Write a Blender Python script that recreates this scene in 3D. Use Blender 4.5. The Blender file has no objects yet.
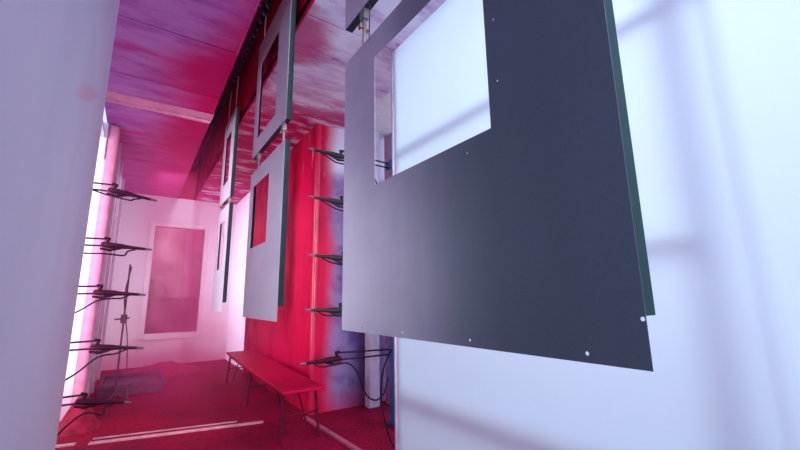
import bpy, bmesh, math, random
from mathutils import Vector, Matrix, noise
random.seed(7)
D = bpy.data
S = bpy.context.scene
COL = S.collection

# ---------------------------------------------------------------- helpers
def link(o, parent=None):
    COL.objects.link(o)
    if parent is not None:
        o.parent = parent
    return o

def obj(name, bm, mat, parent=None, smooth=False, loc=None):
    me = D.meshes.new(name)
    bmesh.ops.recalc_face_normals(bm, faces=bm.faces[:])
    bm.to_mesh(me); bm.free()
    for m in (mat if isinstance(mat, (list, tuple)) else [mat]):
        me.materials.append(m)
    if smooth:
        for p in me.polygons: p.use_smooth = True
        try: me.set_sharp_from_angle(angle=math.radians(40))
        except Exception: pass
    o = D.objects.new(name, me)
    if loc is not None: o.location = loc
    return link(o, parent)

def thing(name, label, cat, loc=(0, 0, 0), group=None):
    o = D.objects.new(name, None)
    o.empty_display_size = .1
    o.location = loc
    o['label'] = label; o['category'] = cat
    if group: o['group'] = group
    return link(o)

def tag(o, label, cat, group=None, kind=None):
    o['label'] = label; o['category'] = cat
    if group: o['group'] = group
    if kind: o['kind'] = kind
    return o

def struct(name, bm, mat, smooth=False, label=None, cat=None):
    o = obj(name, bm, mat, None, smooth)
    o['kind'] = 'structure'
    if label: o['label'] = label; o['category'] = cat
    return o

def box(bm, a, b, bevel=0.0, seg=2):
    r = bmesh.ops.create_cube(bm, size=1)
    vs = r['verts']
    for v in vs:
        v.co = Vector([(a[i] + b[i]) / 2 + v.co[i] * (b[i] - a[i]) for i in range(3)])
    if bevel:
        es = list({e for v in vs for e in v.link_edges})
        bmesh.ops.bevel(bm, geom=es, offset=bevel, segments=seg, affect='EDGES', profile=.5)
    return bm

def B(a, b, bevel=0.0, seg=2):
    return box(bmesh.new(), a, b, bevel, seg)

def smooth_path(pts, n=8):
    P = [Vector(p) for p in pts]
    if len(P) < 3: return P
    out = []
    for i in range(len(P) - 1):
        p0 = P[max(i - 1, 0)]; p1 = P[i]; p2 = P[i + 1]; p3 = P[min(i + 2, len(P) - 1)]
        for k in range(n):
            t = k / n
            out.append(.5 * ((2 * p1) + (-p0 + p2) * t + (2 * p0 - 5 * p1 + 4 * p2 - p3) * t * t + (-p0 + 3 * p1 - 3 * p2 + p3) * t ** 3))
    out.append(P[-1])
    return out

def tube(bm, pts, r, n=10):
    pts = [Vector(p) for p in pts]
    rs = r if isinstance(r, (list, tuple)) else [r] * len(pts)
    rings = []
    up = None
    for i, p in enumerate(pts):
        d = (pts[min(i + 1, len(pts) - 1)] - pts[max(i - 1, 0)]).normalized()
        if up is None:
            up = d.orthogonal().normalized()
        up = (up - d * up.dot(d)).normalized()
        s = d.cross(up)
        rings.append([bm.verts.new(p + (up * math.cos(2 * math.pi * k / n) + s * math.sin(2 * math.pi * k / n)) * rs[i]) for k in range(n)])
    for a, b in zip(rings, rings[1:]):
        for k in range(n):
            bm.faces.new((a[k], a[(k + 1) % n], b[(k + 1) % n], b[k]))
    bm.faces.new(rings[0][::-1]); bm.faces.new(rings[-1])
    return bm

def T(pts, r, n=10, curve=False):
    return tube(bmesh.new(), smooth_path(pts) if curve else pts, r, n)

# ---------------------------------------------------------------- materials
class NT:
    def __init__(s, name):
        s.m = D.materials.new(name); s.m.use_nodes = True
        s.t = s.m.node_tree; s.t.nodes.clear()
        s.out = s.n('ShaderNodeOutputMaterial')
    def n(s, typ, **kw):
        x = s.t.nodes.new(typ)
        for k, v in kw.items(): setattr(x, k, v)
        return x
    def l(s, a, b): s.t.links.new(a, b)
    def val(s, sock, v):
        if hasattr(v, 'is_linked') or hasattr(v, 'links'): s.l(v, sock)
        else: sock.default_value = v
    def pos(s):
        return s.n('ShaderNodeNewGeometry').outputs['Position']
    def mapped(s, scale=(1, 1, 1), loc=(0, 0, 0)):
        m = s.n('ShaderNodeMapping'); s.l(s.pos(), m.inputs[0])
        m.inputs['Scale'].default_value = scale; m.inputs['Location'].default_value = loc
        return m.outputs[0]
    def xyz(s):
        x = s.n('ShaderNodeSeparateXYZ'); s.l(s.pos(), x.inputs[0]); return x.outputs
    def noise(s, scale=3, detail=4, rough=.55, stretch=(1, 1, 1), loc=(0, 0, 0)):
        x = s.n('ShaderNodeTexNoise'); s.l(s.mapped(stretch, loc), x.inputs['Vector'])
        x.inputs['Scale'].default_value = scale; x.inputs['Detail'].default_value = detail
        x.inputs['Roughness'].default_value = rough
        return x.outputs['Fac']
    def ramp(s, v, a, b, c=0., d=1.):
        x = s.n('ShaderNodeMapRange', interpolation_type='SMOOTHSTEP'); s.val(x.inputs[0], v)
        for i, q in zip((1, 2, 3, 4), (a, b, c, d)): x.inputs[i].default_value = q
        return x.outputs[0]
    def math(s, op, a, b=0., clamp=False):
        x = s.n('ShaderNodeMath', operation=op, use_clamp=clamp); s.val(x.inputs[0], a); s.val(x.inputs[1], b)
        return x.outputs[0]
    def mix(s, f, a, b):
        x = s.n('ShaderNodeMix', data_type='RGBA'); s.val(x.inputs[0], f)
        for q, c in ((6, a), (7, b)):
            if isinstance(c, tuple): x.inputs[q].default_value = (*c, 1)
            else: s.l(c, x.inputs[q])
        return x.outputs[2]
    def bsdf(s, col, rough=.6, metal=0., spec=.4, bump=None, bstr=.2, bdist=.01, coat=0):
        p = s.n('ShaderNodeBsdfPrincipled')
        if isinstance(col, tuple): p.inputs['Base Color'].default_value = (*col, 1)
        else: s.l(col, p.inputs['Base Color'])
        s.val(p.inputs['Roughness'], rough); s.val(p.inputs['Metallic'], metal)
        p.inputs['Specular IOR Level'].default_value = spec
        p.inputs['Coat Weight'].default_value = coat
        if bump is not None:
            b = s.n('ShaderNodeBump'); b.inputs['Strength'].default_value = bstr; b.inputs['Distance'].default_value = bdist
            s.l(bump, b.inputs['Height']); s.l(b.outputs[0], p.inputs['Normal'])
        return p.outputs[0]
    def done(s, sh): s.l(sh, s.out.inputs['Surface']); return s.m

RED = (.52, .001, .045)
DEEP = (.34, .001, .04)
MAG = (.62, .001, .14)
WHITE = (.80, .80, .84)

def simple(name, col, rough=.5, metal=0., spec=.4, var=.12, scale=9):
    m = NT(name)
    f = m.noise(scale, 4)
    c2 = tuple(x * (1 - var * 2) for x in col)
    return m.done(m.bsdf(m.mix(m.ramp(f, .35, .7), col, c2), rough, metal, spec))

def m_sheet(name, col, trans, t_col):
    # thin milky plastic sheet that lets the hall light glow through
    m = NT(name)
    f = m.noise(1.3, 5, stretch=(1, 1, .35)); g = m.noise(9, 3, stretch=(1, 1, .12))
    v = m.math('MULTIPLY', m.ramp(f, .45, .75), .10)
    v = m.math('ADD', v, m.math('MULTIPLY', m.ramp(g, .62, .8), .06))
    c = m.mix(v, col, tuple(x * .72 for x in col))
    d = m.bsdf(c, .45, 0, .3)
    t = m.n('ShaderNodeBsdfTranslucent'); m.l(m.mix(v, t_col, tuple(x * .72 for x in t_col)), t.inputs[0])
    x = m.n('ShaderNodeMixShader'); x.inputs[0].default_value = trans
    m.l(d, x.inputs[1]); m.l(t.outputs[0], x.inputs[2])
    return m.done(x.outputs[0])

M = {}
M['sheet'] = m_sheet('milky_plastic_sheet', (.80, .85, .92), .74, (.80, .89, .98))

M['sheet_far'] = m_sheet('milky_pink_dusted_sheet', (.84, .76, .86), .6, (.86, .74, .86))

def mat_left_wall():
    m = NT('white_booth_wall')
    f = m.noise(1.6, 5, stretch=(1, 1, .4))
    c = m.mix(m.math('MULTIPLY', m.ramp(f, .42, .75), .35), (.74, .78, .88), (.58, .61, .73))
    # pink reflection spot painted into the wall colour, drawn out along the wall
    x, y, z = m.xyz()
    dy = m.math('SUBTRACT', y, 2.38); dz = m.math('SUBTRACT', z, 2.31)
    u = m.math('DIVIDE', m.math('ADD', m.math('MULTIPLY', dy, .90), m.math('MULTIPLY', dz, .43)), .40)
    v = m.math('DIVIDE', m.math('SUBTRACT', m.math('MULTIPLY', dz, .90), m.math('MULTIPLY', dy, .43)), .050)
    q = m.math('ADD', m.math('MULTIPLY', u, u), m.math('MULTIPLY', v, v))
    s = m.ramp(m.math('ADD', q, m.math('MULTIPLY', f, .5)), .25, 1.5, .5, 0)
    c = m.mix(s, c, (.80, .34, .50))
    st = m.noise(14, 3, stretch=(1, 1.2, .10), loc=(0, .4, 0))
    c = m.mix(m.math('MULTIPLY', m.ramp(st, .66, .8), .3), c, (.45, .40, .55))
    return m.done(m.bsdf(c, .6, 0, .12))
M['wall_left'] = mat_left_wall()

def mat_ceiling(name, side):
    m = NT(name)
    x, y, z = m.xyz()
    f = m.noise(1.0, 5, .6, stretch=(.55, 1.7, 1)); g = m.noise(3.2, 5, .65, stretch=(.5, 1.5, 1), loc=(3, 1, 0))
    if side == 'left':
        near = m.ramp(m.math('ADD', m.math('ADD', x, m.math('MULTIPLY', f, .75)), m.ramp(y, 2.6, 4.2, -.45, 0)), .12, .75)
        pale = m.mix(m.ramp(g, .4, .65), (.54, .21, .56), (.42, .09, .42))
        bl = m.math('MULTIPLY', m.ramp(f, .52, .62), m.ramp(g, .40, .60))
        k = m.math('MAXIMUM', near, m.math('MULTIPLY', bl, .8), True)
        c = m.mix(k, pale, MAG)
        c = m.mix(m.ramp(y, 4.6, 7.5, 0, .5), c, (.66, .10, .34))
    else:
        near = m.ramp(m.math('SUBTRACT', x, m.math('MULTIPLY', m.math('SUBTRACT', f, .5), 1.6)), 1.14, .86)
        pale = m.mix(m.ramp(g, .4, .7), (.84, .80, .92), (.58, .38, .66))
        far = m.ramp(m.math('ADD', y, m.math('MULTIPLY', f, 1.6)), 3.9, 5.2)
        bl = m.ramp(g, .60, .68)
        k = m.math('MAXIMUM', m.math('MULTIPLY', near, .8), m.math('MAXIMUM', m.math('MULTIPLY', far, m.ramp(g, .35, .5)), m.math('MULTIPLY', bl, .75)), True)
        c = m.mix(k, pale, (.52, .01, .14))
    sp = m.noise(60, 2, .5)
    c = m.mix(m.math('MULTIPLY', m.ramp(sp, .6, .72), .35), c, (.30, .005, .12))
    return m.done(m.bsdf(c, .6, 0, .1, bump=g, bstr=.3, bdist=.02))
M['ceil_l'] = mat_ceiling('ceiling_dusted_magenta', 'left')
M['ceil_r'] = mat_ceiling('ceiling_dusted_white', 'right')

def mat_red_wall():
    m = NT('red_powder_wall')
    f = m.noise(2.2, 5, .6, stretch=(1, 1.2, .5)); g = m.noise(7, 4, stretch=(1, 1.5, .2))
    x, y, z = m.xyz()
    c = m.mix(m.ramp(f, .35, .7), RED, DEEP)
    wip = m.math('MULTIPLY', m.ramp(g, .60, .70), m.math('MULTIPLY', m.ramp(z, 2.4, 3.0), m.ramp(z, 3.42, 3.38)))
    c = m.mix(m.math('MULTIPLY', wip, .75), c, (.72, .30, .44))
    # the bare white sheet shows again on the face behind the guns
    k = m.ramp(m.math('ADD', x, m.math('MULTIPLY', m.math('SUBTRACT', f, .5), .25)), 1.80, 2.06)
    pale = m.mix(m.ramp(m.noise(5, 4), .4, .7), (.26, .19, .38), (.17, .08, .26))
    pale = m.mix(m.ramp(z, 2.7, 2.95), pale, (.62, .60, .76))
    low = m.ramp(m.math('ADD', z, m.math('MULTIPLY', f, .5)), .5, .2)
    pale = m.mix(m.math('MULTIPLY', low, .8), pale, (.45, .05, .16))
    c = m.mix(k, c, pale)
    return m.done(m.bsdf(c, m.ramp(f, .3, .7, .40, .6), 0, .12))
M['red_wall'] = mat_red_wall()

def mat_far_white():
    m = NT('far_white_sheet')
    f = m.noise(1.6, 5, stretch=(1, 1, .5))
    x, y, z = m.xyz()
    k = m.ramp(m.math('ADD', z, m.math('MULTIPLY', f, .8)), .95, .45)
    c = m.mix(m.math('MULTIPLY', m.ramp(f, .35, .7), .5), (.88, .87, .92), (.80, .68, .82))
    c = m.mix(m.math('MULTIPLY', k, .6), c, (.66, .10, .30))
    return m.done(m.bsdf(c, .5, 0, .3))
M['far'] = mat_far_white()

def mat_floor():
    m = NT('red_powder_floor')
    f = m.noise(1.1, 6, .6); g = m.noise(26, 4, .65); h = m.noise(70, 3, .6)
    c = m.mix(m.ramp(f, .35, .68), (.33, .001, .032), (.18, .001, .026))
    c = m.mix(m.math('MULTIPLY', m.ramp(g, .48, .66), .75), c, (.10, .001, .02))
    c = m.mix(m.math('MULTIPLY', m.ramp(h, .66, .76), .45), c, (.50, .05, .14))
    return m.done(m.bsdf(c, .75, 0, .1, bump=g, bstr=.5, bdist=.03))
M['floor'] = mat_floor()

def mat_slate(name, lo, hi):
    # bare slate-grey sheet, with the pale powder coat that the guns have laid on from one end (local +Y)
    m = NT(name)
    tc = m.n('ShaderNodeTexCoord'); sx = m.n('ShaderNodeSeparateXYZ'); m.l(tc.outputs['Object'], sx.inputs[0])
    f = m.noise(2.4, 3, .5, stretch=(1, 1, .12)); g = m.noise(240, 2, .5); h = m.noise(6, 3, .5, stretch=(1, 1, .06))
    bare = m.mix(m.ramp(f, .3, .7), (.100, .142, .168), (.082, .116, .140))
    bare = m.mix(m.math('MULTIPLY', m.ramp(h, .52, .7), .5), bare, (.15, .165, .205))
    yy = m.math('ADD', sx.outputs[1], m.math('MULTIPLY', m.math('SUBTRACT', h, .5), .22))
    yy = m.math('ADD', yy, m.math('MULTIPLY', sx.outputs[2], -.06))
    k = m.ramp(yy, lo, hi)
    coat = m.mix(m.ramp(m.noise(3, 3), .35, .7), (.38, .36, .45), (.33, .31, .40))
    c = m.mix(k, bare, coat)
    c = m.mix(m.math('MULTIPLY', m.ramp(g, .45, .7), .18), c, (.20, .20, .26))
    me = m.ramp(k, 0, 1, .45, 0)
    return m.done(m.bsdf(c, .42, me, .5))
M['slate'] = mat_slate('slate_sheet_part_coated', -.34, .42)
M['coated'] = mat_slate('slate_sheet_coated', -1.6, -.75)
M['flange'] = simple('dark_green_grey_edge', (.010, .030, .034), .5, .0, .06)
M['flange_pale'] = simple('grey_green_edge', (.02, .032, .036), .5, .0, .2)
M['steel'] = simple('hook_steel', (.17, .18, .17), .5, .3)
M['rust'] = simple('rusty_pin', (.16, .06, .05), .6, .3)
M['wire'] = simple('dusty_wire', (.20, .08, .10), .5, .2)
M['track'] = simple('dark_track_steel', (.085, .05, .11), .7, .1, var=.35, scale=22)
M['gun'] = simple('spray_gun_black', (.016, .017, .020), .5, spec=.2)
M['gun_red'] = simple('spray_gun_powdered', (.035, .002, .016), .65, spec=.12, var=.25, scale=30)
M['nozzle'] = simple('nozzle_grey', (.14, .09, .12), .5)
M['hose'] = simple('black_hose', (.018, .006, .02), .6, spec=.15)
M['rod'] = simple('dark_rod', (.03, .008, .03), .6, .0, .12)
M['blue'] = simple('blue_mast_paint', (.03, .20, .44), .45)
M['mast_grey'] = simple('mast_grey_paint', (.34, .42, .50), .45)
M['bench'] = simple('bench_red_powder', (.44, .001, .036), .5, spec=.08, scale=5)
M['bench_leg'] = simple('bench_leg_dusted', (.10, .002, .02), .6, spec=.15, scale=20)
M['trim'] = simple('pink_dusted_trim', (.80, .30, .48), .5, var=.1)
M['strip'] = simple('pale_metal_strip', (.80, .42, .48), .35, .2, var=.15)
M['red_gloss'] = simple('red_powder_corner', (.54, .002, .05), .32, spec=.6, scale=4)
M['kerb'] = simple('red_dusted_kerb', (.50, .10, .18), .5, var=.2)
M['frame'] = simple('tube_frame_white', (.72, .74, .80), .4)
M['hall'] = simple('hall_white', (.82, .83, .88), .7, var=.05)
M['door_white'] = simple('door_frame_white', (.86, .84, .88), .4, var=.05)
M['maroon'] = simple('maroon_dust', (.16, .008, .05), .7, var=.3, scale=3)
M['back'] = simple('back_room_pink', (.62, .22, .38), .7, var=.2, scale=2)
M['purple'] = simple('dusted_purple_steel', (.10, .022, .07), .6, var=.3, scale=12)
M['heap'] = simple('powder_heap', (.42, .002, .04), .8, var=.3, scale=12)
M['post'] = simple('white_post', (.54, .42, .56), .4, var=.1)

def mat_glass():
    m = NT('dusty_door_glass')
    f = m.noise(2, 4)
    p = m.n('ShaderNodeBsdfPrincipled'); p.inputs['Base Color'].default_value = (.8, .3, .5, 1); p.inputs['Roughness'].default_value = .2
    t = m.n('ShaderNodeBsdfTransparent'); t.inputs[0].default_value = (1, .86, .92, 1)
    x = m.n('ShaderNodeMixShader'); m.l(m.ramp(f, .3, .8, .10, .30), x.inputs[0])
    m.l(t.outputs[0], x.inputs[1]); m.l(p.outputs[0], x.inputs[2])
    return m.done(x.outputs[0])
M['glass'] = mat_glass()

# ---------------------------------------------------------------- the room
CZ = 3.45                      # ceiling height
XL, XR = -.30, 1.72            # inner faces of the near walls
SL0, SL1 = 3.13, 5.72          # slot the left guns reach through
SR0, SR1 = 2.58, 4.28
XF, YF = -.40, 9.3             # far left wall, back wall
XW = 1.70                      # powdered right wall
struct('floor', B((-2.9, -1.2, -.1), (4.6, 12.6, 0)), M['floor'])
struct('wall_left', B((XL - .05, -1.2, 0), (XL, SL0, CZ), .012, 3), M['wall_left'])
# near right wall: one milky sheet
bm = bmesh.new()
vs = [bm.verts.new(p) for p in ((XR, -1.2, 0), (XR, SR0, 0), (XR, SR0, CZ), (XR, -1.2, CZ))]
bm.faces.new(vs)
struct('wall_right', bm, M['sheet'])
# tube frame behind the sheet
tr = [('trim_1', ((XR + .10, -1.2, .58), (XR + .10, SR0, .58)), .032), ('trim_2', ((XR + .10, -1.2, 2.467), (XR + .10, SR0, 2.467)), .032),
      ('trim_3', ((XR + .11, .495, 0), (XR + .11, .495, CZ)), .045), ('trim_4', ((XR + .045, .353, 0), (XR + .045, .39, CZ)), .008),
      ('trim_19', ((XR + .10, .495, 1.488), (XR + .10, 1.0, 1.488)), .028), ('trim_5', ((XR + .05, SR0 - .04, 0), (XR + .05, SR0 - .04, CZ)), .03)]
for n_, p, r in tr: struct(n_, T(p, r, 14), M['frame'], True)
bm = T(((XR + .0, SR0, 0), (XR + .0, SR0, CZ)), .014, 10)
struct('trim_6', bm, M['post'], True)

# ceiling: two halves with the conveyor slot between
XS0, XS1 = .56, .875
def seam_ceiling(name, x0, x1, seams, mat):
    bm = bmesh.new()
    ys = [-1.2] + seams + [YF + .1]
    for a, b in zip(ys, ys[1:]):
        box(bm, (x0, a + .006, CZ), (x1, b - .006, CZ + .05), .006, 2)
    box(bm, (x0, -1.2, CZ + .02), (x1, YF + .1, CZ + .07))
    return struct(name, bm, mat)
seam_ceiling('ceiling', XL - .2, XS0, [.9, 2.2, 3.36, 4.30, 5.62, 7.0, 8.4], M['ceil_l'])
seam_ceiling('ceiling_right', XS1, XR + .35, [1.6, 2.55, 3.05, 3.62, 4.3, 5.4, 6.6, 8.0], M['ceil_r'])
struct('wall_slot_left', B((XS0 - .02, -1.2, CZ - .01), (XS0, YF, 4.32), .004), M['ceil_l'])
struct('wall_slot_right', B((XS1, -1.2, CZ - .01), (XS1 + .02, YF, 4.32), .004), M['red_wall'])
struct('wall_slot_back', B((XS0, YF, CZ), (XS1, YF + .05, 4.32)), M['red_wall'])
struct('ceiling_slot', B((XS0 - .02, -1.2, 4.32), (XS1 + .02, YF, 4.34)), M['red_wall'])
# pale header across the left ceiling, folded up at the slot
bm = bmesh.new()
box(bm, (XF - .1, 4.74, CZ - .022), (XS0 - .01, 4.94, CZ + .004), .010, 3)
box(bm, (XF - .1, 4.90, CZ - .045), (XS0 - .005, 4.94, CZ + .004), .012, 3)
box(bm, (XS0 - .015, 4.74, CZ - .022), (XS0 + .008, 4.94, CZ + .16), .008, 3)
struct('trim_7', bm, M['trim'])

# left side beyond the slot: rounded jamb, jamb face, far wall
def rounded_wall(pts, th, z0, z1, r, seg=8):
    # plan polyline pts (inner side) with its corner rounded, given thickness towards the left of travel
    P = [Vector((*p, 0)) for p in pts]
    path = [P[0]]
    for i in range(1, len(P) - 1):
        a = (P[i - 1] - P[i]).normalized(); b = (P[i + 1] - P[i]).normalized()
        p0 = P[i] + a * r; p1 = P[i] + b * r
        for k in range(seg + 1):
            t = k / seg
            path.append(p0.lerp(P[i], t).lerp(P[i].lerp(p1, t), t))
    path.append(P[-1])
    bm = bmesh.new()
    rows = []
    for i, p in enumerate(path):
        d = (path[min(i + 1, len(path) - 1)] - path[max(i - 1, 0)]).normalized()
        nrm = Vector((-d.y, d.x, 0)) * th
        rows.append([bm.verts.new((q.x, q.y, z)) for q, z in ((p, z0), (p, z1), (p + nrm, z1), (p + nrm, z0))])
    for a, b in zip(rows, rows[1:]):
        for k in range(4):
            bm.faces.new((a[k], a[(k + 1) % 4], b[(k + 1) % 4], b[k]))
    bm.faces.new(rows[0]); bm.faces.new(rows[-1][::-1])
    return bm
struct('wall_left_far', rounded_wall([(-1.9, SL1), (XF, SL1), (XF, YF)], .05, 0, CZ, .07), M['far'], True)
struct('trim_8', T(((XF - .02, SL1 + .02, 0), (XF - .02, SL1 + .02, CZ - .02)), .06, 16), M['trim'], True)
struct('wall_right_middle', rounded_wall([(XW, 7.5), (XW, SR1), (2.75, SR1)], .05, 0, CZ, .06), M['red_wall'], True)
struct('trim_20', T(((XW + .030, SR1 + .030, 0), (XW + .030, SR1 + .030, CZ)), .036, 20), M['red_gloss'], True)
bm = bmesh.new()
bm.faces.new([bm.verts.new(p) for p in ((XW + .04, 7.51, 0), (XW + .04, YF, 0), (XW + .04, YF, CZ), (XW + .04, 7.51, CZ))])
struct('wall_right_far', bm, M['sheet_far'])
# vertical folds of the far left wall
for i, y in enumerate((6.35, 7.2, 8.3)):
    struct('trim_%d' % (9 + i), T(((XF + .015, y, 0), (XF + .015, y, CZ)), .025, 10), M['post'], True)
# back wall with door opening
DX0, DX1, DZ0, DZ1 = .205, 1.13, .62, 2.80
bm = bmesh.new()
for a, b in (((XF - .1, YF, 0), (DX0, YF + .06, CZ)), ((DX1, YF, 0), (XW + .2, YF + .06, CZ)), ((DX0, YF, 0), (DX1, YF + .06, DZ0)), ((DX0, YF, DZ1), (DX1, YF + .06, CZ))):
    box(bm, a, b)
struct('wall_back', bm, M['far'])
dr = D.objects.new('door_1', None); link(dr); dr.location = ((DX0 + DX1) / 2, YF, 0); dr['kind'] = 'structure'
def rel(o, root):
    o.location = -root.location; return o
bm = bmesh.new()
for a, b in (((DX0 - .10, YF - .04, DZ0 - .10), (DX0, YF + .02, DZ1 + .10)), ((DX1, YF - .04, DZ0 - .10), (DX1 + .10, YF + .02, DZ1 + .10)),
             ((DX0, YF - .04, DZ1), (DX1, YF + .02, DZ1 + .10)), ((DX0, YF - .06, DZ0 - .12), (DX1, YF + .02, DZ0))):
    box(bm, a, b, .012)
rel(obj('door_frame', bm, M['door_white'], dr), dr)
rel(obj('door_pane', B((DX0, YF + .025, DZ0), (DX1, YF + .032, DZ1)), M['glass'], dr), dr)
# the room behind the door
struct('wall_back_outer', B((-.86, 12.3, 0), (2.66, 12.36, 4)), M['back'])
struct('wall_back_outer_left', B((-.86, YF + .06, 0), (-.8, 12.3, 4)), M['back'])
struct('wall_back_outer_right', B((2.6, YF + .06, 0), (2.66, 12.3, 4)), M['back'])
struct('ceiling_back_outer', B((-.86, YF + .06, 4), (2.66, 12.36, 4.06)), M['back'])
# outer hall walls
struct('wall_outer_left', B((-2.66, -1.2, 0), (-2.6, 6.0, 5.0)), M['hall'])
struct('wall_outer_right', B((4.4, -1.2, 0), (4.46, 6.0, 5.0)), M['hall'])
struct('wall_outer_right_far', B((2.75, SR1, 0), (4.4, SR1 + .05, 5.0)), M['hall'])
struct('ceiling_outer_left', B((-2.6, 2.9, 3.25), (XL - .2, SL1, 3.3)), M['hall'])
struct('trim_18', B((-1.9, SL1 - .05, 2.98), (XF - .08, SL1 - .002, CZ), .01), M['far'])
struct('ceiling_outer_right', B((XR + .35, 2.3, CZ), (4.4, SR1, CZ + .05)), M['hall'])
# posts in the right slot
struct('trim_12', B((2.35, 4.08, 0), (2.49, 4.20, CZ), .01), M['post'])
struct('trim_13', B((2.62, 4.06, 0), (2.68, 4.16, CZ), .01), M['trim'])
# floor strips
def strip(name, a, b, w, h, mat):
    a = Vector(a); b = Vector(b); d = (b - a).normalized(); s = Vector((-d.y, d.x, 0)) * w / 2
    bm = bmesh.new()
    lo = [bm.verts.new(v) for v in (a - s, b - s, b + s, a + s)]
    hi = [bm.verts.new(v.co + Vector((0, 0, h))) for v in lo]
    bm.faces.new(lo[::-1]); bm.faces.new(hi)
    for k in range(4): bm.faces.new((lo[k], lo[(k + 1) % 4], hi[(k + 1) % 4], hi[k]))
    return struct(name, bm, mat)
strip('trim_14', (-.22, 4.66, 0), (1.22, 4.33, 0), .05, .012, M['strip'])
strip('trim_15', (-.20, 4.80, 0), (1.00, 4.52, 0), .018, .008, M['strip'])
strip('trim_16', (1.66, 2.5, 0), (1.62, 4.2, 0), .045, .02, M['kerb'])
strip('trim_17', (-.6, 4.78, 0), (-.32, 4.72, 0), .05, .012, M['strip'])

# ---------------------------------------------------------------- hanging panels
PX = .80
def flat_shape(outer, holes, th, name):
    cu = D.curves.new(name, 'CURVE'); cu.dimensions = '2D'; cu.fill_mode = 'BOTH'
    cu.extrude = th / 2; cu.bevel_depth = 0
    for ring in [outer] + holes:
        sp = cu.splines.new('POLY'); sp.points.add(len(ring) - 1); sp.use_cyclic_u = True
        for q, (u, v) in zip(sp.points, ring): q.co = (u, v, 0, 1)
    o = D.objects.new(name, cu); link(o)
    dg = bpy.context.evaluated_depsgraph_get()
    me = D.meshes.new_from_object(o.evaluated_get(dg))
    bm = bmesh.new(); bm.from_mesh(me)
    D.objects.remove(o); D.curves.remove(cu); D.meshes.remove(me)
    return bm

def circ(u, v, r, n=8):
    return [(u + r * math.cos(2 * math.pi * k / n), v + r * math.sin(2 * math.pi * k / n)) for k in range(n)]

def panel(y0, y1, z0, z1, wy0, wy1, wz0, wz1, label, upper, zf=.10, holes=True):
    root = thing('cut_out_metal_panel', label, 'panel', (PX, (y0 + y1) / 2, z0), 'sheet metal panels hung in two rows along the booth')
    L, H = y1 - y0, z1 - z0
    outer = [(0, 0), (L, 0), (L, H), (0, H)]
    hs = [[(wy0 - y0, wz0 - z0), (wy1 - y0, wz0 - z0), (wy1 - y0, wz1 - z0), (wy0 - y0, wz1 - z0)]]
    if holes:
        r = .0045
        for u in (.125, .475, .815, 1.12):
            hs.append(circ(u * L / 1.31, .019, r))
        hs.append(circ(.0062, zf - .006, r))
        w0, w1 = wy0 - y0, wy1 - y0
        for u, v in ((w0 - .035, .75), (w0 - .035, .95), (w0 + .10, .575), (w1 - .18, .575)):
            hs.append(circ(u, v, .003))
    bm = flat_shape(outer, hs, .0018, 'face')
    # curve plane (u,v) -> (Y,Z)
    for v in bm.verts: v.co = Vector((v.co.z, v.co.x - L / 2, v.co.y))
    bmesh.ops.triangulate(bm, faces=bm.faces[:])
    obj('face_sheet', bm, M['slate' if holes else 'coated'], root)
    fw = .042
    for s, nm in ((-1, 'side_flange'), (1, 'side_flange')):
        yy = s * L / 2
        bm = bmesh.new()
        lo = 0 if upper else zf
        box(bm, (.0013, yy - .0015 - (.0015 if s > 0 else -.0015), lo), (fw, yy + .0015 - (.0015 if s > 0 else -.0015), H), .0008, 1)
        box(bm, (fw - .003, yy - s * .028 - .014, lo), (fw, yy - s * .016 + .014, H), .0008, 1)
        obj(nm, bm, M['flange'], root)
    bm = bmesh.new()
    box(bm, (.0013, -L / 2 + .004, H - .003), (fw, L / 2 - .004, H), .0008, 1)
    obj('top_flange', bm, M['flange_pale'], root)
    if upper:
        bm = bmesh.new()
        box(bm, (.0013, -L / 2 + .002, 0), (fw, L / 2 - .002, .003), .0008, 1)
        box(bm, (fw - .003, -L / 2 + .002, .0), (fw, L / 2 - .002, .03), .0008, 1)
        obj('bottom_flange', bm, M['flange_pale'], root)
    return root

panels_low = [
    (.345, 1.645, 1.11, 2.47, .69, 1.345, 1.728, 2.335, 'nearest slate-grey metal panel of the lower row, large square window cut out, bent edge'),
    (2.64, 3.64, 1.105, 2.42, 3.02, 3.52, 1.70, 2.27, 'second panel along the lower row, pale in the haze, small square cut-out'),
    (4.66, 5.36, 1.13, 2.38, 4.86, 5.18, 1.62, 2.20, 'farthest narrow-looking lower panel in front of the back door, square cut-out'),
]
panels_up = [
    (.345, 1.655, 2.68, 3.98, .69, 1.345, 3.25, 3.80, 'nearest upper panel whose bottom corner hangs above the big slate panel'),
    (2.64, 3.64, 2.58, 3.78, 2.94, 3.50, 2.74, 3.52, 'tall upper panel with red seen through its window, second along the conveyor'),
    (4.66, 5.36, 2.46, 3.58, 4.86, 5.18, 2.70, 3.35, 'farthest upper panel in the pink haze under the dark conveyor track'),
]
for a in panels_low: panel(*a[:8], a[8], False, holes=(a is panels_low[0]))
for a in panels_up: panel(*a[:8], a[8], True, holes=False)

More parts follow.
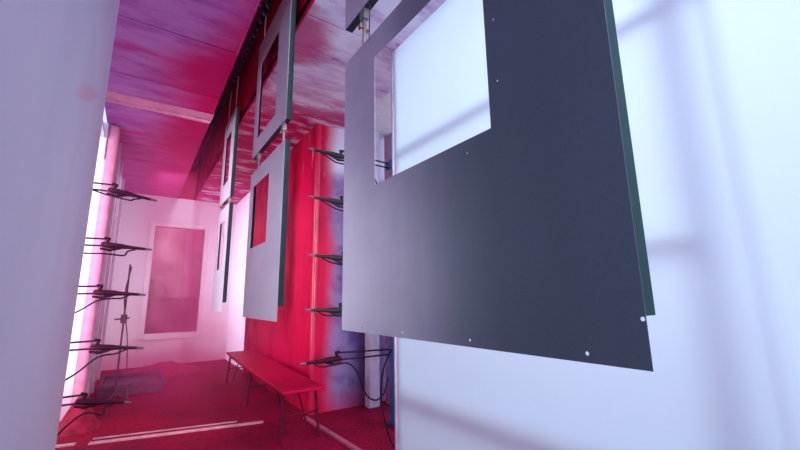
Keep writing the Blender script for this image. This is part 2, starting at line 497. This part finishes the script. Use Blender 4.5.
# hooks between the rows
where = ['nearest', 'second', 'farthest']
def hook(y, z_top, z_bot, label, first):
    root = thing('hanging_hook', label, 'hook', (PX + .018, y, z_bot), 'steel hooks joining upper and lower panels')
    h = z_top - z_bot
    obj('clamp', B((-.016, -.022, h - .055), (.016, .022, h + .006), .004), M['steel'], root)
    sh = obj('shank', T(((0, 0, h - .05), (0, 0, h * .45), (.002, .004, -.03)), [.011, .009, .012], 10), M['steel'], root, True)
    bm = T(((-.022, -.004, h * .52), (.024, .004, h * .50)), .008, 8)
    box(bm, (-.030, -.013, h * .52 - .013), (-.020, .011, h * .52 + .013), .003)
    obj('pin', bm, M['rust'], sh, True)
    obj('wire_loop', T(((0, -.02, h + .004), (-.012, -.055, h + .01), (-.02, -.085, h * .75), (-.02, -.085, h * .3), (-.018, -.08, -.02)), .003, 6, True), M['wire'] if not first else M['hose'], root, True)
for i, (lo, up) in enumerate(zip(panels_low, panels_up)):
    for y, w in ((lo[1] - .17, 'far'), (lo[0] + .10, 'near')):
        hook(y, up[2], lo[3], 'steel pin hook at the %s end of the gap above the %s lower panel' % (w, where[i]), i == 0)

# conveyor track above the slot, carrying the upper panels
tk = thing('conveyor_track', 'dark overhead conveyor track running along the ceiling slot above the panels', 'conveyor', (.80, 4.2, 4.10))
bm = bmesh.new()
box(bm, (-.034, -5.2, .0), (-.030, 5.0, .09), .002, 1); box(bm, (.030, -5.2, .0), (.034, 5.0, .09), .002, 1)
box(bm, (-.034, -5.2, .085), (.034, 5.0, .09), .002, 1)
box(bm, (-.034, -5.2, .0), (-.020, 5.0, .006), .002, 1); box(bm, (.020, -5.2, .0), (.034, 5.0, .006), .002, 1)
obj('rail', bm, M['track'], tk)
l0 = None
for k in range(78):
    if l0 is None:
        bm = B((-.02, 0, .012), (.02, .085, .045), .006, 1); box(bm, (-.012, .03, -.03), (.012, .055, .02), .003, 1)
        lk = l0 = obj('chain_link', bm, M['track'], tk)
    else:
        lk = l0.copy(); COL.objects.link(lk); lk.parent = tk
    lk.location = (0, -5.0 + k * .13, 0)
for k in range(8):
    y = -4.6 + k * 1.35
    obj('bracket', box(box(B((-.03, y, .088), (.03, y + .06, .11), .005), (-.02, y + .01, .10), (.02, y + .05, .17), .003), (-.24, y, .16), (.075, y + .06, .19), .004), M['track'], tk)
for i, up in enumerate(panels_up):
    for y, w in ((up[1] - .12, 'far'), (up[0] + .12, 'near')):
        z = up[3]
        r = thing('wire_hanger', 'thin wire hanger holding the %s end of the %s upper panel' % (w, where[i]), 'hanger', (PX + .02, y, z), 'wire hangers under the conveyor track')
        hh = 4.075 - z
        wr = obj('wire', T(((0, 0, -.012), (-.004, .006, hh * .4), (.0, 0, hh)), .004, 6, True), M['wire'], r, True)
        obj('eye', T([(.018 * math.cos(t), 0, -.016 + .018 * math.sin(t)) for t in [k * math.pi / 6 for k in range(12)]], .004, 6), M['steel'], wr, True)

# ---------------------------------------------------------------- spray guns
def gun(tip, s, pitch, rodlen, label, group, bodymat, hose_pts, split):
    """tip: nozzle point; s=+1 gun points to +X; local axis: u back from the tip"""
    root = thing('spray_gun', label, 'spray gun', tip, group)
    c, sn = math.cos(pitch), math.sin(pitch)
    def P(u, v=0, w=0):      # u back, v sideways, w up in gun frame
        return Vector((-s * (u * c - w * sn), v, u * sn + w * c))
    obj('nozzle', T([P(0), P(.012), P(.05), P(.055)], [.006, .010, .012, .015], 12), M['nozzle'], root, True)
    obj('barrel', T([P(.05), P(.06), P(.16), P(.22), P(.235)], [.011, .013, .016, .021, .021], 14), bodymat, root, True)
    bm = T([P(.225), P(.24), P(.34), P(.385), P(.40)], [.021, .025, .027, .024, .015], 14)
    tube(bm, [P(.25, 0, -.02), P(.33, 0, -.045), P(.40, 0, -.038)], [.010, .014, .010], 10)
    rb = obj('rear_body', bm, bodymat, root, True)
    bm = T([P(.36, 0, .02), P(.35, 0, .052)], [.014, .014], 10)
    tube(bm, [P(.335, 0, .055), P(.345, 0, .058), P(.385, 0, .062)], [.008, .014, .012], 10)
    obj('knob', bm, bodymat, rb, True)
    e = Vector((-s * rodlen, 0, P(.4).z + .01))
    for w, dz in ((.055, split), (-.01, -split)):
        obj('rod', T([P(.36, 0, w), Vector((e.x, 0, e.z + dz))], .0085, 8), M['rod'], root, True)
    obj('hose', T([P(.13, .0, -.012), P(.19, -.02, -.045)] + [Vector(q) for q in hose_pts], .0075, 8, True), M['hose'], root, True)
    return root
ordn = ['topmost', 'second from the top', 'middle', 'second from the bottom', 'lowest']
YLG = 4.4
ltips = [(.085, 2.24, .15), (.089, 1.748, .07), (.08, 1.315, .07), (.11, .827, .10), (.06, .36, .17)]
hoses_l = [
    [(-.22, -.03, -.03), (-.40, -.03, .0), (-.62, -.02, .06), (-.95, 0, .10)],
    [(-.22, -.03, -.07), (-.36, -.03, -.06), (-.55, -.02, -.06), (-.95, 0, -.02)],
    [(-.22, -.03, -.03), (-.36, -.03, -.05), (-.52, -.02, -.16), (-.95, 0, -.36)],
    [(-.22, -.03, -.03), (-.34, -.05, -.05), (-.52, -.08, -.20), (-.95, -.09, -.42)],
    [(-.20, -.03, -.06), (-.32, -.03, -.03), (-.42, -.02, -.10), (-.60, 0, -.28), (-.95, 0, -.31)],
]
for i, (x, z, p) in enumerate(ltips):
    gun((x, YLG, z), 1, p, 1.05, 'spray gun pointing right from the left slot, %s of five' % ordn[i], 'spray guns in the left slot', M['gun_red'], hoses_l[i], .03)
YRG = 3.4
rtips = [(1.26, 2.71, -.03), (1.275, 2.225, -.05), (1.30, 1.66, -.05), (1.28, 1.156, -.04), (1.25, .69, .03)]
hoses_r = [
    [(.30, -.03, -.10), (.45, -.03, -.09), (.65, -.02, -.04), (.84, 0, -.35)],
    [(.30, -.03, -.10), (.45, -.03, -.11), (.62, -.02, -.10), (.84, 0, -.25)],
    [(.30, -.03, -.08), (.45, -.03, -.09), (.62, -.02, -.16), (.84, 0, -.25)],
    [(.30, -.03, -.06), (.45, -.03, -.08), (.62, -.02, -.14), (.84, 0, -.20)],
    [(.30, -.04, -.035), (.44, -.05, -.03), (.54, -.06, -.12), (.62, -.08, -.32), (.72, -.10, -.385), (.84, -.06, -.34), (.92, 0, -.22)],
]
for i, (x, z, p) in enumerate(rtips):
    gun((x, YRG, z), -1, p, 2.19 - x, 'spray gun pointing left from the right slot, %s of five' % ordn[i], 'spray guns in the right slot', M['gun'] if i < 4 else M['gun_red'], hoses_r[i], .025)

def mast(name, x, y, label, tips, s):
    r = thing(name, label, 'mast', (x, y, 0))
    obj('column', B((-.05, -.05, .02), (.05, .05, 1.3), .008), M['blue'], r)
    obj('upper_column', B((-.045, -.045, 1.29), (.045, .045, 3.1), .008), M['mast_grey'], r)['label'] = 'pale grey upper column'
    obj('base_plate', B((-.075, -.075, 0), (.075, .075, .02), .004), M['track'], r)
    for z in tips:
        obj('clamp', B((-.065, -.06, z - .05), (.065, .06, z + .05), .01), M['blue'], r)
mast('gun_mast', 2.26, YRG, 'blue upright mast carrying the right spray guns behind the white sheet edge', [t[1] + .01 for t in rtips], 1)
mast('gun_mast', -1.05, YLG, 'blue upright mast outside the left slot carrying the left guns', [t[1] + .05 for t in ltips], -1)
# loose cable dropping from the mast to the floor
tag(obj('cable', T(((2.19, 3.36, .74), (2.03, 3.25, .60), (1.935, 3.15, .42), (1.895, 3.05, .26), (1.88, 2.95, .12), (1.90, 2.88, .03), (1.95, 2.75, .012), (2.0, 2.5, .012)), .008, 8, True), M['hose'], None, True),
    'black cable dropping from the blue mast to the floor beside the white sheet', 'cable')

# ---------------------------------------------------------------- bench
bn = thing('bench', 'long low bench thick with red powder along the right wall', 'bench', (1.40, 5.1, 0))
bn.rotation_euler = (0, 0, -math.radians(2.2))
hl = 1.60
bm = bmesh.new()
box(bm, (-.20, -hl, .425), (.20, hl, .455), .010, 3)
obj('seat', bm, M['bench'], bn)
bm = bmesh.new()
box(bm, (-.17, -hl + .12, .39), (-.145, hl - .12, .426), .003); box(bm, (.145, -hl + .12, .39), (.17, hl - .12, .426), .003)
obj('rail', bm, M['bench_leg'], bn)
for y, sg in ((-hl + .14, -1), (-.05, 0), (hl - .14, 1)):
    for sx in (-1, 1):
        obj('leg', T(((sx * .155, y, .41), (sx * .18, y + sg * .05, 0)), .014, 8), M['bench_leg'], bn, True)
    obj('crossbar', T(((-.16, y + sg * .02, .22), (.16, y + sg * .02, .22)), .009, 8), M['bench_leg'], bn, True)
for y, d in ((-hl + .16, .42), (hl - .16, -.42)):
    for sx in (-.1, .1):
        obj('brace', T(((sx, y, .05), (sx, y + d, .41)), .009, 8), M['bench_leg'], bn, True)

# ---------------------------------------------------------------- clutter on the left
st = thing('stand_pole', 'thin purple stand pole with a crossbar beside the far left wall', 'pole', (-.10, 6.3, 0))
obj('pole', T(((0, 0, .02), (0, 0, 1.75)), .011, 8), M['purple'], st, True)
obj('crossbar', T(((-.10, 0, 1.03), (.06, 0, 1.045)), .010, 8), M['purple'], st, True)
obj('clamp', B((-.035, -.03, .98), (.035, .03, 1.09), .008), M['purple'], st)
bm = bmesh.new()
for a in (0, 2.09, 4.19):
    tube(bm, [Vector((0, 0, .12)), Vector((.16 * math.cos(a), .16 * math.sin(a), .012))], .012, 8)
obj('foot', bm, M['purple'], st, True)
obj('cable', T(((.02, 0, 1.72), (-.02, -.05, 1.3), (.06, -.06, .8), (.10, -.06, .35), (.14, -.08, .02)), .007, 6, True), M['purple'], st, True)
bx = thing('powder_tray', 'low dark tray dusted with purple powder at the foot of the left wall', 'tray', (.06, 7.1, 0))
bm = bmesh.new()
box(bm, (-.36, -.5, 0), (.40, .5, .10), .015); 
obj('base', bm, M['purple'], bx)
bm = bmesh.new()
for a, b in (((-.36, -.5, .10), (.40, -.46, .16)), ((-.36, .46, .10), (.40, .5, .16)), ((-.36, -.46, .10), (-.32, .46, .16)), ((.36, -.46, .10), (.40, .46, .16))):
    box(bm, a, b, .006)
obj('rim', bm, M['purple'], bx)

def heap(name, cx, cy, rx, ry, h, label, mat, seed, z0=0):
    bm = bmesh.new()
    n, rr = 28, 9
    c = bm.verts.new((cx, cy, z0 + h))
    prev = None
    for j in range(1, rr + 1):
        t = j / rr
        ring = []
        for k in range(n):
            a = 2 * math.pi * k / n
            w = 1 + .22 * noise.noise(Vector((math.cos(a) * 1.5 + seed, math.sin(a) * 1.5, seed)))
            px, py = cx + rx * t * w * math.cos(a), cy + ry * t * w * math.sin(a)
            z = h * (math.cos(math.pi * t) * .5 + .5) * (1 + .35 * noise.noise(Vector((px * 6, py * 6, seed))))
            ring.append(bm.verts.new((px, py, z0 + max(z, 0.0) - (.004 if j == rr else 0))))
        for k in range(n):
            if prev is None: bm.faces.new((c, ring[k], ring[(k + 1) % n]))
            else: bm.faces.new((prev[k], ring[k], ring[(k + 1) % n], prev[(k + 1) % n]))
        prev = ring
    bm.faces.new(prev[::-1])
    return tag(obj(name, bm, mat, None, True), label, 'powder heap', kind='stuff')
heap('powder_heap', -.36, 5.35, .20, .30, .30, 'dark red powder heaped against the foot of the left column', M['heap'], 1.3)
heap('powder_heap', .55, 8.5, .72, .6, .16, 'low pink-red drift of powder in front of the back wall', M['heap'], 4.1)

# machine seen through the door
mc = thing('filter_cabinet', 'dark maroon filter cabinet seen through the back door glass', 'cabinet', (.7, 11.4, 0))
obj('body', B((-.75, -.3, 0), (.60, .3, 1.35), .03), M['maroon'], mc)
obj('duct', T(((.35, 0, 1.3), (.35, 0, 3.95)), .12, 16), M['back'], mc, True)
obj('hopper', T(((-.35, 0, 1.33), (-.35, 0, 1.55), (-.35, 0, 1.8)), [.34, .30, .12], 18), M['maroon'], mc, True)

# ---------------------------------------------------------------- powder cloud (real haze)
def cloud():
    m = NT('pink_powder_haze')
    x, y, z = m.xyz()
    f = m.noise(.9, 3, .55, loc=(.3, 0, .4))
    dens = m.math('MULTIPLY', m.ramp(f, .36, .68, .15, 1.0), m.ramp(y, 3.4, 7.0, .005, .20))
    mid = m.ramp(m.math('ABSOLUTE', m.math('SUBTRACT', x, .75)), .35, 1.0, 1.15, .3)
    dens = m.math('MULTIPLY', dens, mid)
    low = m.ramp(z, 1.6, .1, .8, 1.7)
    v = m.n('ShaderNodeVolumePrincipled')
    v.inputs['Color'].default_value = (.97, .13, .44, 1)
    v.inputs['Anisotropy'].default_value = .15
    m.l(m.math('MULTIPLY', dens, low), v.inputs['Density'])
    m.l(v.outputs[0], m.out.inputs['Volume'])
    return m.m
o = obj('powder_cloud', B((XF + .02, 2.2, .03), (XW - .01, YF - .08, CZ - .02)), cloud())
tag(o, 'pink powder haze hanging in the far half of the booth', 'haze', kind='stuff')

# ---------------------------------------------------------------- light
def area(name, loc, aim, sx, sy, power, col, spread=180):
    li = D.lights.new(name, 'AREA'); li.shape = 'RECTANGLE'; li.size = sx; li.size_y = sy; li.energy = power; li.color = col; li.spread = math.radians(spread)
    o = D.objects.new(name, li); link(o); o.location = loc
    o.rotation_euler = (Vector(aim) - Vector(loc)).to_track_quat('-Z', 'Y').to_euler()
    return o
area('hall_light_right', (4.2, .6, 2.6), (1.95, .9, 1.6), 3.6, 3.0, 118, (.68, .89, 1))
area('panel_fill_light', (-1.25, 5.1, 1.7), (.8, 1.55, 1.65), .9, 2.6, 10, (.80, .82, 1), 60)  # unseen lamp added beyond the left slot to lighten the nearest panel's far end
area('red_wall_fill_light', (-.95, 4.15, 1.9), (1.7, 5.3, 1.6), .6, 2.6, 30, (1, .93, .97), 64)  # added lamp, aimed across the booth to brighten the red wall
area('jamb_light', (-1.3, 3.9, 1.7), (-1.1, SL1, 1.7), .8, 2.8, 60, (1, .90, .97), 100)
area('slot_light_right', (3.4, 3.0, 2.4), (2.0, 3.9, 1.5), 1.0, 2.4, 10, (.80, .88, 1))
area('hall_light_far', (3.3, 8.2, 1.9), (1.7, 8.3, 1.9), 2.2, 2.8, 80, (1, .92, 1))
area('far_light', (.35, 7.2, 3.38), (.5, 8.4, 0), .4, 1.6, 24, (.80, .84, 1))
area('slot_fill_light', (.72, -1.1, 4.0), (.85, 4, 3.9), .22, .6, 150, (1, .93, 1), 120)  # unseen lamp added at the near end to brighten the red slot walls
area('jamb_fill_light', (1.0, -1.1, 2.1), (1.70, 5.2, 1.6),   .7, 2.2, 18, (1, .95, 1), 46)  # added lamp behind the camera, fills the right jamb face and red wall
area('back_room_light', (1.0, 10.9, 3.8), (.9, 11.0, 0), 1.5, 1.2, 28, (1, .85, .92))
w = D.worlds.new('hall'); S.world = w; w.use_nodes = True
w.node_tree.nodes['Background'].inputs[0].default_value = (.55, .66, 1, 1)
w.node_tree.nodes['Background'].inputs[1].default_value = 1.4

# ---------------------------------------------------------------- camera
cam = D.cameras.new('camera'); co = D.objects.new('camera', cam); link(co)
f = 379.0
cam.sensor_width = 36; cam.sensor_fit = 'HORIZONTAL'; cam.lens = f / 800 * 36; cam.clip_start = .01
Yc = Vector((135 - 400, 302 - 225, f)).normalized()
Zc = Vector((-29, -1968, f)).normalized()
Xc = Yc.cross(Zc).normalized(); Zc = Xc.cross(Yc)
R = Matrix((Xc, Yc, Zc))                      # world <- (right, down, forward)
cols = [R @ Vector(v) for v in ((1, 0, 0), (0, -1, 0), (0, 0, -1))]
mw = Matrix(cols).transposed().to_4x4(); mw.translation = (0, 0, 1.25)
co.matrix_world = mw
S.camera = co
S.view_settings.view_transform = 'Standard'; S.view_settings.look = 'None'
S.view_settings.exposure = 0.0; S.view_settings.gamma = 1.0
S.view_settings.use_curve_mapping = False
S.cycles.volume_bounces = 1
S.cycles.max_bounces = 10; S.cycles.diffuse_bounces = 5
S.cycles.use_denoising = True
